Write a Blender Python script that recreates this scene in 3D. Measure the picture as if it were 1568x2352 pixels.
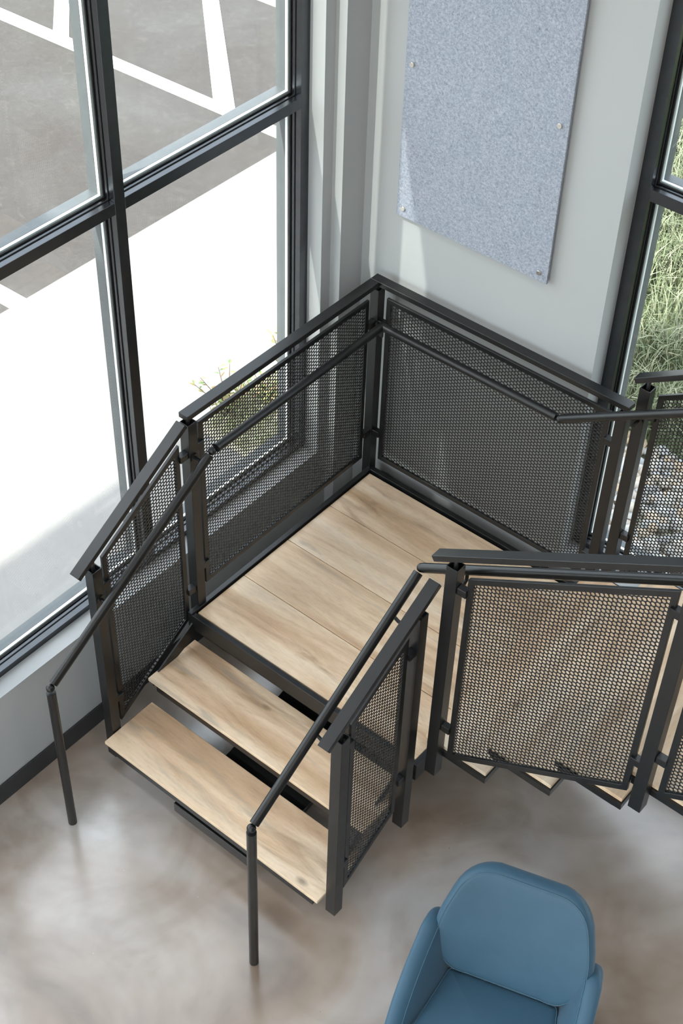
import bpy, bmesh, math, random
import numpy as np
from mathutils import Vector, Matrix

for o in list(bpy.data.objects):
    bpy.data.objects.remove(o)
scene = bpy.context.scene
COL = scene.collection
random.seed(7)
rng = np.random.default_rng(7)

# ------------------------------------------------------------------ camera
RX = Vector((0.76901273, 0.63869173, 0.0263116))
RY = Vector((0.46048683, -0.52495806, -0.71580089))   # image down
RZ = Vector((-0.44336362, 0.56257614, -0.69780856))   # forward
cam_data = bpy.data.cameras.new('camera')
cam = bpy.data.objects.new('camera', cam_data)
COL.objects.link(cam)
m = Matrix.Identity(4)
for i in range(3):
    m[i][0] = RX[i]; m[i][1] = -RY[i]; m[i][2] = -RZ[i]
m[0][3], m[1][3], m[2][3] = 3.3099, -3.18, 5.6311
cam.matrix_world = m
cam_data.sensor_fit = 'VERTICAL'
cam_data.sensor_height = 36.0
cam_data.lens = 3463.356 * 36.0 / 2352.0
cam_data.clip_start = 0.05
cam_data.clip_end = 200
scene.camera = cam

# ------------------------------------------------------------------ world, sun, exposure
SUN_DIR = Vector((0.208, 0.770, -1.0)).normalized()
world = bpy.data.worlds.new('sky')
scene.world = world
world.use_nodes = True
wn = world.node_tree
wn.nodes.clear()
w_out = wn.nodes.new('ShaderNodeOutputWorld')
w_bg = wn.nodes.new('ShaderNodeBackground')
w_sky = wn.nodes.new('ShaderNodeTexSky')
w_sky.sky_type = 'NISHITA'
w_sky.sun_disc = False
w_sky.sun_elevation = math.asin(-SUN_DIR.z)
w_sky.sun_rotation = math.atan2(-SUN_DIR.x, -SUN_DIR.y)
w_sky.air_density = 1.0
w_sky.dust_density = 2.5
w_sky.ozone_density = 1.0
w_mix = wn.nodes.new('ShaderNodeMix')
w_mix.data_type = 'RGBA'
w_mix.inputs[0].default_value = 0.5
w_mix.inputs[7].default_value = (8.0, 8.05, 8.1, 1)      # bright thin cloud veil over the blue
wn.links.new(w_sky.outputs[0], w_mix.inputs[6])
wn.links.new(w_mix.outputs[2], w_bg.inputs['Color'])
w_bg.inputs['Strength'].default_value = 0.62
wn.links.new(w_bg.outputs[0], w_out.inputs[0])

sun_data = bpy.data.lights.new('sun', 'SUN')
sun_data.energy = 9.0
sun_data.angle = math.radians(0.45)
sun_data.color = (1.0, 0.965, 0.91)
sun = bpy.data.objects.new('sun', sun_data)
sun.rotation_euler = SUN_DIR.to_track_quat('-Z', 'Y').to_euler()
sun.location = (-6, -12, 20)
COL.objects.link(sun)

vs = scene.view_settings
vs.view_transform = 'Standard'
vs.look = 'None'
vs.exposure = 0.14
vs.gamma = 1.0
vs.use_curve_mapping = False
cy = scene.cycles
cy.max_bounces = 8
cy.diffuse_bounces = 5
cy.glossy_bounces = 4
cy.use_adaptive_sampling = True
cy.adaptive_threshold = 0.05
cy.adaptive_min_samples = 16
cy.transparent_max_bounces = 24
cy.sample_clamp_indirect = 6.0
cy.use_denoising = True
try:
    cy.denoiser = 'OPENIMAGEDENOISE'
except Exception:
    pass

# ------------------------------------------------------------------ materials
def mat(name):
    mt = bpy.data.materials.new(name)
    mt.use_nodes = True
    nt = mt.node_tree
    nt.nodes.clear()
    out = nt.nodes.new('ShaderNodeOutputMaterial')
    bs = nt.nodes.new('ShaderNodeBsdfPrincipled')
    nt.links.new(bs.outputs[0], out.inputs[0])
    return mt, nt, bs

def N(nt, kind, **kw):
    n = nt.nodes.new(kind)
    for k, v in kw.items():
        setattr(n, k, v)
    return n

def tex_coord(nt, scale=(1, 1, 1), rot=(0, 0, 0), loc=(0, 0, 0), vary=False):
    tc = N(nt, 'ShaderNodeTexCoord')
    mp = N(nt, 'ShaderNodeMapping')
    mp.inputs['Scale'].default_value = scale
    mp.inputs['Rotation'].default_value = rot
    mp.inputs['Location'].default_value = loc
    if vary:
        oi = N(nt, 'ShaderNodeObjectInfo')
        ml = N(nt, 'ShaderNodeVectorMath', operation='SCALE')
        cb = N(nt, 'ShaderNodeCombineXYZ')
        for i in range(3):
            nt.links.new(oi.outputs['Random'], cb.inputs[i])
        nt.links.new(cb.outputs[0], ml.inputs[0])
        ml.inputs['Scale'].default_value = 37.0
        ad = N(nt, 'ShaderNodeVectorMath', operation='ADD')
        nt.links.new(tc.outputs['Object'], ad.inputs[0])
        nt.links.new(ml.outputs[0], ad.inputs[1])
        nt.links.new(ad.outputs[0], mp.inputs['Vector'])
    else:
        nt.links.new(tc.outputs['Object'], mp.inputs['Vector'])
    return mp.outputs[0]

def noise(nt, vec, scale, detail=4, rough=0.55, dist=0.0):
    n = N(nt, 'ShaderNodeTexNoise')
    n.inputs['Scale'].default_value = scale
    n.inputs['Detail'].default_value = detail
    n.inputs['Roughness'].default_value = rough
    n.inputs['Distortion'].default_value = dist
    nt.links.new(vec, n.inputs['Vector'])
    return n.outputs['Fac']

def ramp(nt, fac, stops):
    r = N(nt, 'ShaderNodeValToRGB')
    e = r.color_ramp.elements
    while len(e) < len(stops):
        e.new(0.5)
    for el, (p, c) in zip(e, stops):
        el.position = p
        el.color = c if len(c) == 4 else (*c, 1)
    nt.links.new(fac, r.inputs[0])
    return r.outputs[0]

def mixc(nt, fac, a, b, mode='MIX'):
    n = N(nt, 'ShaderNodeMix', data_type='RGBA', blend_type=mode)
    for sock, v in ((n.inputs[0], fac), (n.inputs[6], a), (n.inputs[7], b)):
        if hasattr(v, 'is_output') or isinstance(v, bpy.types.NodeSocket):
            nt.links.new(v, sock)
        else:
            sock.default_value = v if not isinstance(v, tuple) or len(v) == 4 else (*v, 1)
    return n.outputs[2]

def bump(nt, bs, h, strength=0.1, dist=0.01):
    b = N(nt, 'ShaderNodeBump')
    b.inputs['Strength'].default_value = strength
    b.inputs['Distance'].default_value = dist
    nt.links.new(h, b.inputs['Height'])
    nt.links.new(b.outputs[0], bs.inputs['Normal'])

def g(v):
    return (v, v, v, 1)

def plain(name, col, rough=0.5, metal=0.0, spec=0.5, var=0.04, scale=30.0):
    mt, nt, bs = mat(name)
    v = tex_coord(nt)
    f = noise(nt, v, scale, 3)
    lo = tuple(c * (1 - var) for c in col)
    hi = tuple(min(1, c * (1 + var)) for c in col)
    nt.links.new(ramp(nt, f, [(0.3, lo), (0.7, hi)]), bs.inputs['Base Color'])
    bs.inputs['Roughness'].default_value = rough
    bs.inputs['Metallic'].default_value = metal
    bs.inputs['Specular IOR Level'].default_value = spec
    return mt

def make_steel():
    mt, nt, bs = mat('black_powder_coated_steel')
    v = tex_coord(nt)
    f = noise(nt, v, 6.0, 3)
    nt.links.new(ramp(nt, f, [(0.3, (0.007, 0.0073, 0.0076)), (0.7, (0.0095, 0.0098, 0.010))]), bs.inputs['Base Color'])
    fine = noise(nt, v, 900.0, 2)
    r = N(nt, 'ShaderNodeMapRange')
    nt.links.new(noise(nt, v, 14.0, 4), r.inputs[0])
    r.inputs[3].default_value = 0.30
    r.inputs[4].default_value = 0.40
    nt.links.new(r.outputs[0], bs.inputs['Roughness'])
    bs.inputs['Specular IOR Level'].default_value = 0.5
    bump(nt, bs, fine, 0.06, 0.0005)
    return mt

def make_wood(name, axis):
    mt, nt, bs = mat(name)
    long_, cross = 0.8, 4.6
    sc = (long_, cross, cross) if axis == 'x' else (cross, long_, cross)
    v = tex_coord(nt, scale=sc, vary=True)
    warp = noise(nt, v, 1.1, 3, 0.5)
    broad = noise(nt, v, 0.9, 3, 0.5, 0.9)
    streak = noise(nt, v, 2.1, 5, 0.58, 1.1)
    fine = noise(nt, v, 22.0, 5, 0.7, 0.2)
    base = ramp(nt, broad, [(0.26, (0.50, 0.355, 0.235)), (0.40, (0.70, 0.510, 0.345)), (0.50, (0.82, 0.650, 0.470)),
                            (0.62, (0.85, 0.710, 0.550)), (0.78, (0.70, 0.590, 0.475))])
    # cathedral rings: bands of a warped distance across the board
    wv = N(nt, 'ShaderNodeTexWave', wave_type='RINGS', rings_direction='X' if axis == 'x' else 'Y')
    wv.inputs['Scale'].default_value = 0.5
    wv.inputs['Distortion'].default_value = 5.5
    wv.inputs['Detail'].default_value = 3.0
    wv.inputs['Detail Scale'].default_value = 0.8
    nt.links.new(v, wv.inputs['Vector'])
    ringc = ramp(nt, wv.outputs['Fac'], [(0.0, (0.78, 0.70, 0.61)), (0.25, (1, 0.985, 0.965)), (0.8, (1.03, 1.02, 1.01)), (1.0, (0.90, 0.85, 0.79))])
    c2 = ramp(nt, streak, [(0.30, (0.50, 0.40, 0.31)), (0.43, (0.93, 0.88, 0.82)), (0.58, (1.06, 1.03, 1.0)), (0.75, (0.84, 0.78, 0.70))])
    c = mixc(nt, 0.65, base, c2, 'MULTIPLY')
    c = mixc(nt, 0.55, c, ringc, 'MULTIPLY')
    c3 = ramp(nt, fine, [(0.32, (0.78, 0.73, 0.68)), (0.55, (1, 1, 1))])
    c = mixc(nt, 0.5, c, c3, 'MULTIPLY')
    # grey mineral streaks and small knots
    gs = noise(nt, tex_coord(nt, scale=tuple(s * 0.8 for s in sc), loc=(3, 9, 4), vary=True), 1.9, 4, 0.5, 1.6)
    gm = ramp(nt, gs, [(0.60, g(0)), (0.70, g(1))])
    gfac = N(nt, 'ShaderNodeMath', operation='MULTIPLY')
    nt.links.new(gm, gfac.inputs[0]); gfac.inputs[1].default_value = 0.5
    c = mixc(nt, gfac.outputs[0], c, (0.36, 0.325, 0.275))
    kv = N(nt, 'ShaderNodeTexVoronoi')
    kv.inputs['Scale'].default_value = 1.0
    ksc = (2.6, 5.0, 5.0) if axis == 'x' else (5.0, 2.6, 5.0)
    nt.links.new(tex_coord(nt, scale=ksc, vary=True), kv.inputs['Vector'])
    km = ramp(nt, kv.outputs['Distance'], [(0.03, g(1)), (0.10, g(0))])
    kfac = N(nt, 'ShaderNodeMath', operation='MULTIPLY')
    nt.links.new(km, kfac.inputs[0]); kfac.inputs[1].default_value = 0.65
    c = mixc(nt, kfac.outputs[0], c, (0.17, 0.115, 0.075))
    nt.links.new(c, bs.inputs['Base Color'])
    bs.inputs['Roughness'].default_value = 0.5
    bs.inputs['Specular IOR Level'].default_value = 0.35
    bump(nt, bs, fine, 0.12, 0.002)
    return mt

def make_floor():
    mt, nt, bs = mat('stained_concrete_floor')
    v = tex_coord(nt)
    a = noise(nt, v, 0.95, 4, 0.5, 0.6)
    b = noise(nt, v, 1.7, 4, 0.5, 1.5)
    c = noise(nt, v, 8.0, 4, 0.55, 0.4)
    base = ramp(nt, a, [(0.34, (0.175, 0.122, 0.084)), (0.42, (0.315, 0.238, 0.180)), (0.52, (0.430, 0.362, 0.308)), (0.64, (0.520, 0.488, 0.462))])
    s = ramp(nt, b, [(0.36, (0.74, 0.69, 0.64)), (0.5, (1, 0.99, 0.98)), (0.66, (1.12, 1.13, 1.16))])
    col = mixc(nt, 0.7, base, s, 'MULTIPLY')
    col = mixc(nt, 0.22, col, ramp(nt, c, [(0.35, (0.82, 0.80, 0.78)), (0.6, (1.05, 1.05, 1.05))]), 'MULTIPLY')
    sp = N(nt, 'ShaderNodeTexVoronoi')
    sp.inputs['Scale'].default_value = 9.0
    nt.links.new(v, sp.inputs['Vector'])
    spm = ramp(nt, sp.outputs['Distance'], [(0.022, g(1)), (0.034, g(0))])
    sf = N(nt, 'ShaderNodeMath', operation='MULTIPLY')
    nt.links.new(spm, sf.inputs[0]); sf.inputs[1].default_value = 0.45
    col = mixc(nt, sf.outputs[0], col, ramp(nt, noise(nt, v, 3.0), [(0.48, (0.08, 0.07, 0.06)), (0.52, (0.55, 0.53, 0.5))]))
    nt.links.new(col, bs.inputs['Base Color'])
    r = N(nt, 'ShaderNodeMapRange')
    nt.links.new(c, r.inputs[0])
    r.inputs[3].default_value = 0.26
    r.inputs[4].default_value = 0.40
    nt.links.new(r.outputs[0], bs.inputs['Roughness'])
    bs.inputs['Specular IOR Level'].default_value = 0.5
    bs.inputs['Coat Weight'].default_value = 1.0
    bs.inputs['Coat Roughness'].default_value = 0.2
    bs.inputs['Coat IOR'].default_value = 2.0
    bump(nt, bs, noise(nt, v, 40.0, 4), 0.04, 0.002)
    return mt

def make_felt():
    mt, nt, bs = mat('speckled_blue_grey_felt')
    v = tex_coord(nt)
    v2 = tex_coord(nt, scale=(1.7, 1.7, 0.8), rot=(0, 0.5, 0))
    a = noise(nt, v, 110.0, 4, 0.7, 0.8)
    b = noise(nt, v2, 48.0, 6, 0.75, 2.5)
    lg = noise(nt, v, 6.0, 3)
    c = ramp(nt, a, [(0.28, (0.195, 0.225, 0.275)), (0.5, (0.335, 0.368, 0.428)), (0.72, (0.490, 0.520, 0.578))])
    d = ramp(nt, b, [(0.30, (0.22, 0.26, 0.32)), (0.41, (1, 1, 1))])
    c = mixc(nt, 0.85, c, d, 'MULTIPLY')
    c = mixc(nt, 0.3, c, ramp(nt, lg, [(0.3, (0.92, 0.95, 1.0)), (0.7, (1.05, 1.0, 1.02))]), 'MULTIPLY')
    nt.links.new(c, bs.inputs['Base Color'])
    bs.inputs['Roughness'].default_value = 0.95
    bs.inputs['Specular IOR Level'].default_value = 0.1
    bump(nt, bs, a, 0.25, 0.003)
    return mt

def make_glass(name='clear_window_glass', tint=(0.93, 0.96, 0.95)):
    mt = bpy.data.materials.new(name)
    mt.use_nodes = True
    nt = mt.node_tree
    nt.nodes.clear()
    out = N(nt, 'ShaderNodeOutputMaterial')
    tr = N(nt, 'ShaderNodeBsdfTransparent')
    tr.inputs[0].default_value = (*tint, 1)
    gl = N(nt, 'ShaderNodeBsdfGlossy')
    gl.inputs['Roughness'].default_value = 0.0
    lw = N(nt, 'ShaderNodeLayerWeight')
    lw.inputs['Blend'].default_value = 0.5
    pw = N(nt, 'ShaderNodeMath', operation='POWER')
    nt.links.new(lw.outputs['Facing'], pw.inputs[0]); pw.inputs[1].default_value = 5.0
    fr = N(nt, 'ShaderNodeMath', operation='MULTIPLY_ADD')
    nt.links.new(pw.outputs[0], fr.inputs[0]); fr.inputs[1].default_value = 0.96; fr.inputs[2].default_value = 0.04
    mx = N(nt, 'ShaderNodeMixShader')
    nt.links.new(fr.outputs[0], mx.inputs[0])
    nt.links.new(tr.outputs[0], mx.inputs[1])
    nt.links.new(gl.outputs[0], mx.inputs[2])
    nt.links.new(mx.outputs[0], out.inputs[0])
    return mt

def make_asphalt():
    mt, nt, bs = mat('worn_grey_asphalt')
    v = tex_coord(nt)
    a = noise(nt, v, 0.9, 5, 0.6, 0.8)
    b = noise(nt, v, 130.0, 3, 0.7)
    c = noise(nt, v, 9.0, 6, 0.7, 1.2)
    col = ramp(nt, a, [(0.3, (0.056, 0.047, 0.041)), (0.55, (0.068, 0.061, 0.056)), (0.75, (0.082, 0.077, 0.072))])
    col = mixc(nt, 0.6, col, ramp(nt, b, [(0.3, (0.75, 0.75, 0.75)), (0.7, (1.2, 1.2, 1.2))]), 'MULTIPLY')
    col = mixc(nt, 0.6, col, ramp(nt, c, [(0.32, (0.80, 0.80, 0.80)), (0.55, (1.0, 1, 1)), (0.72, (1.5, 1.5, 1.5))]), 'MULTIPLY')
    nt.links.new(col, bs.inputs['Base Color'])
    bs.inputs['Roughness'].default_value = 0.9
    bump(nt, bs, b, 0.3, 0.004)
    return mt

def make_concrete():
    mt, nt, bs = mat('pale_sidewalk_concrete')
    v = tex_coord(nt)
    a = noise(nt, v, 2.2, 5, 0.6, 0.5)
    b = noise(nt, v, 24.0, 5, 0.75, 0.4)
    col = ramp(nt, a, [(0.3, (0.232, 0.222, 0.213)), (0.7, (0.268, 0.258, 0.249))])
    col = mixc(nt, 0.8, col, ramp(nt, b, [(0.24, (0.45, 0.44, 0.43)), (0.34, (0.98, 0.98, 0.98)), (0.7, (1.03, 1.03, 1.03))]), 'MULTIPLY')
    nt.links.new(col, bs.inputs['Base Color'])
    bs.inputs['Roughness'].default_value = 0.9
    bump(nt, bs, b, 0.2, 0.004)
    return mt

def make_leather():
    mt, nt, bs = mat('blue_chair_upholstery')
    v = tex_coord(nt)
    a = noise(nt, v, 7.0, 3)
    f = N(nt, 'ShaderNodeTexVoronoi')
    f.inputs['Scale'].default_value = 900.0
    nt.links.new(v, f.inputs['Vector'])
    nt.links.new(ramp(nt, a, [(0.3, (0.032, 0.092, 0.148)), (0.7, (0.037, 0.102, 0.162))]), bs.inputs['Base Color'])
    bs.inputs['Roughness'].default_value = 0.5
    bs.inputs['Specular IOR Level'].default_value = 0.45
    bs.inputs['Sheen Weight'].default_value = 0.15
    bump(nt, bs, f.outputs['Distance'], 0.15, 0.0008)
    return mt

def make_leaf(name, cols):
    mt, nt, bs = mat(name)
    gi = N(nt, 'ShaderNodeNewGeometry')
    c = ramp(nt, gi.outputs['Random Per Island'], [(i / (len(cols) - 1), c) for i, c in enumerate(cols)])
    nt.links.new(c, bs.inputs['Base Color'])
    bs.inputs['Roughness'].default_value = 0.6
    bs.inputs['Specular IOR Level'].default_value = 0.3
    return mt

M = {}
M['steel'] = make_steel()
M['wood_x'] = make_wood('pale_oak_plank_lengthwise', 'x')
M['wood_y'] = make_wood('pale_oak_plank_crosswise', 'y')
M['floor'] = make_floor()
M['wall'] = plain('pale_grey_wall_paint', (0.432, 0.448, 0.450), 0.6, 0, 0.3, 0.012, 3.0)
M['ceiling'] = plain('dark_grey_ceiling_paint', (0.10, 0.10, 0.10), 0.8, 0, 0.3, 0.01, 2.0)
M['timber'] = plain('brown_timber_wall_lining', (0.17, 0.125, 0.09), 0.6, 0, 0.3, 0.2, 6.0)
M['rubber'] = plain('dark_grey_rubber_base', (0.034, 0.035, 0.037), 0.55, 0, 0.4, 0.1, 20)
M['frame'] = plain('dark_anodised_window_frame', (0.105, 0.110, 0.118), 0.30, 1.0, 0.5, 0.06, 20)
M['gasket'] = plain('black_window_gasket', (0.010, 0.010, 0.011), 0.7, 0, 0.3, 0.1, 20)
M['spacer'] = plain('bright_aluminium_spacer', (0.86, 0.88, 0.89), 0.35, 0.25, 0.5, 0.02, 20)
M['outer_stop'] = plain('grey_outer_window_stop', (0.115, 0.125, 0.13), 0.45, 0.2, 0.5, 0.06, 12)
M['glass'] = make_glass()
M['felt'] = make_felt()
M['screw'] = plain('satin_nickel_standoff', (0.72, 0.69, 0.64), 0.28, 0.9, 0.5, 0.04, 40)
M['bolt'] = plain('dark_steel_bolt', (0.10, 0.10, 0.105), 0.3, 0.8, 0.5, 0.05, 60)
M['asphalt'] = make_asphalt()
M['concrete'] = make_concrete()
M['paint'] = plain('white_road_paint', (0.78, 0.78, 0.76), 0.7, 0, 0.3, 0.05, 8)
M['soil'] = plain('pale_bed_mulch', (0.46, 0.43, 0.34), 0.95, 0, 0.1, 0.3, 18)
M['turf'] = plain('grassy_ground', (0.07, 0.09, 0.04), 0.95, 0, 0.1, 0.45, 5)
M['grass'] = make_leaf('green_grass_blade', [(0.11, 0.142, 0.068), (0.155, 0.19, 0.10), (0.19, 0.225, 0.122), (0.38, 0.37, 0.26), (0.13, 0.165, 0.08), (0.28, 0.29, 0.19)])
M['bedgrass'] = make_leaf('pale_groundcover_leaf', [(0.30, 0.36, 0.18), (0.42, 0.45, 0.26), (0.50, 0.46, 0.32), (0.36, 0.42, 0.22)])
M['leaf'] = make_leaf('green_and_russet_leaf', [(0.10, 0.18, 0.05), (0.17, 0.24, 0.08), (0.34, 0.22, 0.12), (0.24, 0.28, 0.10), (0.42, 0.26, 0.16)])
M['stem'] = plain('brown_plant_stem', (0.13, 0.08, 0.05), 0.8, 0, 0.2, 0.2, 40)
M['rock'] = make_leaf('mixed_river_stone', [(0.42, 0.40, 0.36), (0.30, 0.30, 0.30), (0.50, 0.46, 0.40), (0.46, 0.34, 0.22), (0.36, 0.37, 0.38), (0.55, 0.53, 0.49)])
M['leather'] = make_leather()
M['thread'] = plain('pale_blue_stitching', (0.075, 0.155, 0.215), 0.7, 0, 0.3, 0.05, 200)
M['shade_roof'] = plain('grey_shade_roof', (0.4, 0.4, 0.41), 0.6, 0.0, 0.4, 0.05, 4)  # for the unseen roof added to cast shade outside

# ------------------------------------------------------------------ object helpers
ROOT = {}

def props(o, label=None, cat=None, group=None, kind=None):
    if label: o['label'] = label
    if cat: o['category'] = cat
    if group: o['group'] = group
    if kind: o['kind'] = kind
    return o

def thing(name, loc, label, cat, group=None):
    o = bpy.data.objects.new(name, None)
    o.location = loc
    o.empty_display_size = 0.1
    COL.objects.link(o)
    ROOT[o.name] = Vector(loc)
    return props(o, label, cat, group)

def root_of(o):
    return ROOT.get(o.name, Vector((0, 0, 0))) if o else Vector((0, 0, 0))

def link(name, me, material, parent=None):
    """one mesh object; me is in world coordinates, shifted to the parent's base"""
    off = root_of(parent)
    if off.length:
        me.transform(Matrix.Translation(-off))
    me.materials.append(material)
    o = bpy.data.objects.new(name, me)
    COL.objects.link(o)
    if parent:
        o.parent = parent
    ROOT[o.name] = off.copy()
    return o

def smooth(me, angle=40):
    me.polygons.foreach_set('use_smooth', [True] * len(me.polygons))
    try:
        me.set_sharp_from_angle(angle=math.radians(angle))
    except Exception:
        pass

def bm_mesh(bm, name, bevel=0.0, seg=1, sm=False):
    bmesh.ops.remove_doubles(bm, verts=bm.verts, dist=1e-6)
    bmesh.ops.recalc_face_normals(bm, faces=bm.faces)
    if bevel > 0:
        es = [e for e in bm.edges if len(e.link_faces) == 2 and e.calc_face_angle(0) > 0.5]
        bmesh.ops.bevel(bm, geom=es, offset=bevel, segments=seg, affect='EDGES', profile=0.6, clamp_overlap=True)
    me = bpy.data.meshes.new(name)
    bm.to_mesh(me)
    bm.free()
    if sm:
        smooth(me)
    return me

def add_hexa(bm, p):
    """p: 8 corners, bottom 4 ccw then top 4"""
    v = [bm.verts.new(q) for q in p]
    for f in ((3, 2, 1, 0), (4, 5, 6, 7), (0, 1, 5, 4), (1, 2, 6, 5), (2, 3, 7, 6), (3, 0, 4, 7)):
        bm.faces.new([v[i] for i in f])

def add_box(bm, x0, x1, y0, y1, z0, z1):
    add_hexa(bm, [(x0, y0, z0), (x1, y0, z0), (x1, y1, z0), (x0, y1, z0), (x0, y0, z1), (x1, y0, z1), (x1, y1, z1), (x0, y1, z1)])

def box(name, x0, x1, y0, y1, z0, z1, material, parent=None, bevel=0.0015):
    bm = bmesh.new()
    add_box(bm, x0, x1, y0, y1, z0, z1)
    return link(name, bm_mesh(bm, name, bevel), material, parent)

def boxes(name, lst, material, parent=None, bevel=0.0):
    bm = bmesh.new()
    for b in lst:
        add_box(bm, *b)
    return link(name, bm_mesh(bm, name, bevel), material, parent)

def add_bar(bm, p0, p1, w, h, side=None, cut='perp'):
    """bar of width w (along side) and height h; p0,p1 on the middle of its TOP face"""
    p0, p1 = Vector(p0), Vector(p1)
    d = (p1 - p0).normalized()
    s = side.normalized() if side else d.cross(Vector((0, 0, 1))).normalized()
    up = s.cross(d).normalized()
    if up.z < 0:
        up = -up
    dn = Vector((0, 0, -h / max(0.2, up.z))) if cut == 'vert' else -up * h
    a = s * (w / 2)
    add_hexa(bm, [p0 + dn - a, p0 + dn + a, p1 + dn + a, p1 + dn - a, p0 - a, p0 + a, p1 + a, p1 - a])

def bar(name, p0, p1, w, h, material, parent=None, bevel=0.0015, cut='perp', side=None):
    bm = bmesh.new()
    add_bar(bm, p0, p1, w, h, side, cut)
    return link(name, bm_mesh(bm, name, bevel), material, parent)

def add_tube(bm, pts, r, n=16, cap=True, radii=None):
    pts = [Vector(p) for p in pts]
    rings = []
    ref = None
    for i, p in enumerate(pts):
        if i == 0:
            t = (pts[1] - p).normalized(); nrm = t
        elif i == len(pts) - 1:
            t = (p - pts[i - 1]).normalized(); nrm = t
        else:
            a = (p - pts[i - 1]).normalized(); b = (pts[i + 1] - p).normalized()
            nrm = (a + b).normalized(); t = a
        if ref is None:
            ref = t.orthogonal().normalized()
        u = (ref - t * ref.dot(t)).normalized()
        ref = u
        w = t.cross(u)
        rr = radii[i] if radii else r
        ring = []
        for k in range(n):
            an = 2 * math.pi * k / n
            q = u * math.cos(an) * rr + w * math.sin(an) * rr
            dn = t.dot(nrm)
            if dn < 0.999:
                q = q - t * (q.dot(nrm) / dn)
            ring.append(bm.verts.new(p + q))
        rings.append(ring)
        if 0 < i < len(pts) - 1:
            ref = (u - b * u.dot(b)).normalized() if (u - b * u.dot(b)).length > 1e-4 else b.orthogonal()
            # continue with ring positions aligned to the old frame: rotate the frame with minimal twist
            q = a.rotation_difference(b)
            ref = q @ u
    for A, B in zip(rings, rings[1:]):
        for k in range(n):
            bm.faces.new((A[k], A[(k + 1) % n], B[(k + 1) % n], B[k]))
    if cap:
        bm.faces.new(list(reversed(rings[0])))
        bm.faces.new(rings[-1])

def tube(name, pts, r, material, parent=None, n=18, radii=None):
    bm = bmesh.new()
    add_tube(bm, pts, r, n, True, radii)
    return link(name, bm_mesh(bm, name, sm=True), material, parent)

def ball(name, c, r, material, parent=None, n=16):
    bm = bmesh.new()
    bmesh.ops.create_uvsphere(bm, u_segments=n, v_segments=n // 2 + 2, radius=r)
    bmesh.ops.translate(bm, verts=bm.verts, vec=c)
    return link(name, bm_mesh(bm, name, sm=True), material, parent)

# ------------------------------------------------------------------ key measures (metres)
ZF = -0.05                     # floor
ZL = 0.534                     # top of landing boards
XW, XF, YJ = -0.256, -0.337, 1.132      # window wall face, window frame inner face, far jamb
Y2, XP, YB = 1.195, -0.199, 1.351       # step in the corner, pilaster face, back wall face
ZS = 0.596                     # sill
ROOM_X, ROOM_Y, ROOM_Z = 8.2, -8.2, 7.2
ZHEAD = 4.80
SL = 0.63                      # stair slope

def st(name, bxs, material, bevel=0.0):
    return props(boxes(name, bxs, material, None, bevel), kind='structure')

# ------------------------------------------------------------------ room shell
fl = st('floor', [(-0.45, ROOM_X, ROOM_Y, YB + 0.10, ZF - 0.12, ZF)], M['floor'])
st('ceiling', [(-0.55, ROOM_X + 0.2, ROOM_Y - 0.2, YB + 0.25, ROOM_Z, ROOM_Z + 0.2)], M['ceiling'])
# window wall: apron under the sill, head above, pier behind the camera; stepped corner at its far end
st('wall_left', [(-0.47, XW, ROOM_Y, YJ, ZF, ZS - 0.012),
                 (-0.47, XW, ROOM_Y, YJ, ZHEAD, ROOM_Z),
                 (-0.47, XW, YJ, YB + 0.2, ZF, ROOM_Z),
                 (XW - 0.02, XP, Y2, YB + 0.1, ZF, ROOM_Z)], M['wall'])
XB1 = 1.048                    # right edge of the pier on the back wall
XB2 = 7.4
YFB = YB + 0.1                 # frame plane of the back window
st('wall_back', [(XP - 0.1, XB1, YB, YB + 0.22, ZF, ROOM_Z),
                 (XB1, XB2, YB, YB + 0.22, ZF, ZS - 0.012),
                 (XB1, XB2, YB, YB + 0.22, ZHEAD, ROOM_Z),
                 (XB2, ROOM_X, YB, YB + 0.22, ZF, ROOM_Z)], M['wall'])
st('wall_right', [(ROOM_X, ROOM_X + 0.2, ROOM_Y, YB + 0.22, ZF, ROOM_Z)], M['timber'])
st('wall_front', [(-0.47, ROOM_X, ROOM_Y - 0.2, ROOM_Y, ZF, 0.4),
                  (-0.47, ROOM_X, ROOM_Y - 0.2, ROOM_Y, 6.4, ROOM_Z),
                  (-0.47, 0.2, ROOM_Y - 0.2, ROOM_Y, 0.4, 6.4),
                  (ROOM_X - 0.5, ROOM_X, ROOM_Y - 0.2, ROOM_Y, 0.4, 6.4)], M['wall'])
st('baseboard_left', [(XW, XW + 0.01, ROOM_Y, YB, ZF, ZF + 0.117)], M['rubber'], 0.003)
st('baseboard_back', [(XW + 0.06, ROOM_X, YB - 0.01, YB, ZF, ZF + 0.117)], M['rubber'], 0.003)

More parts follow.
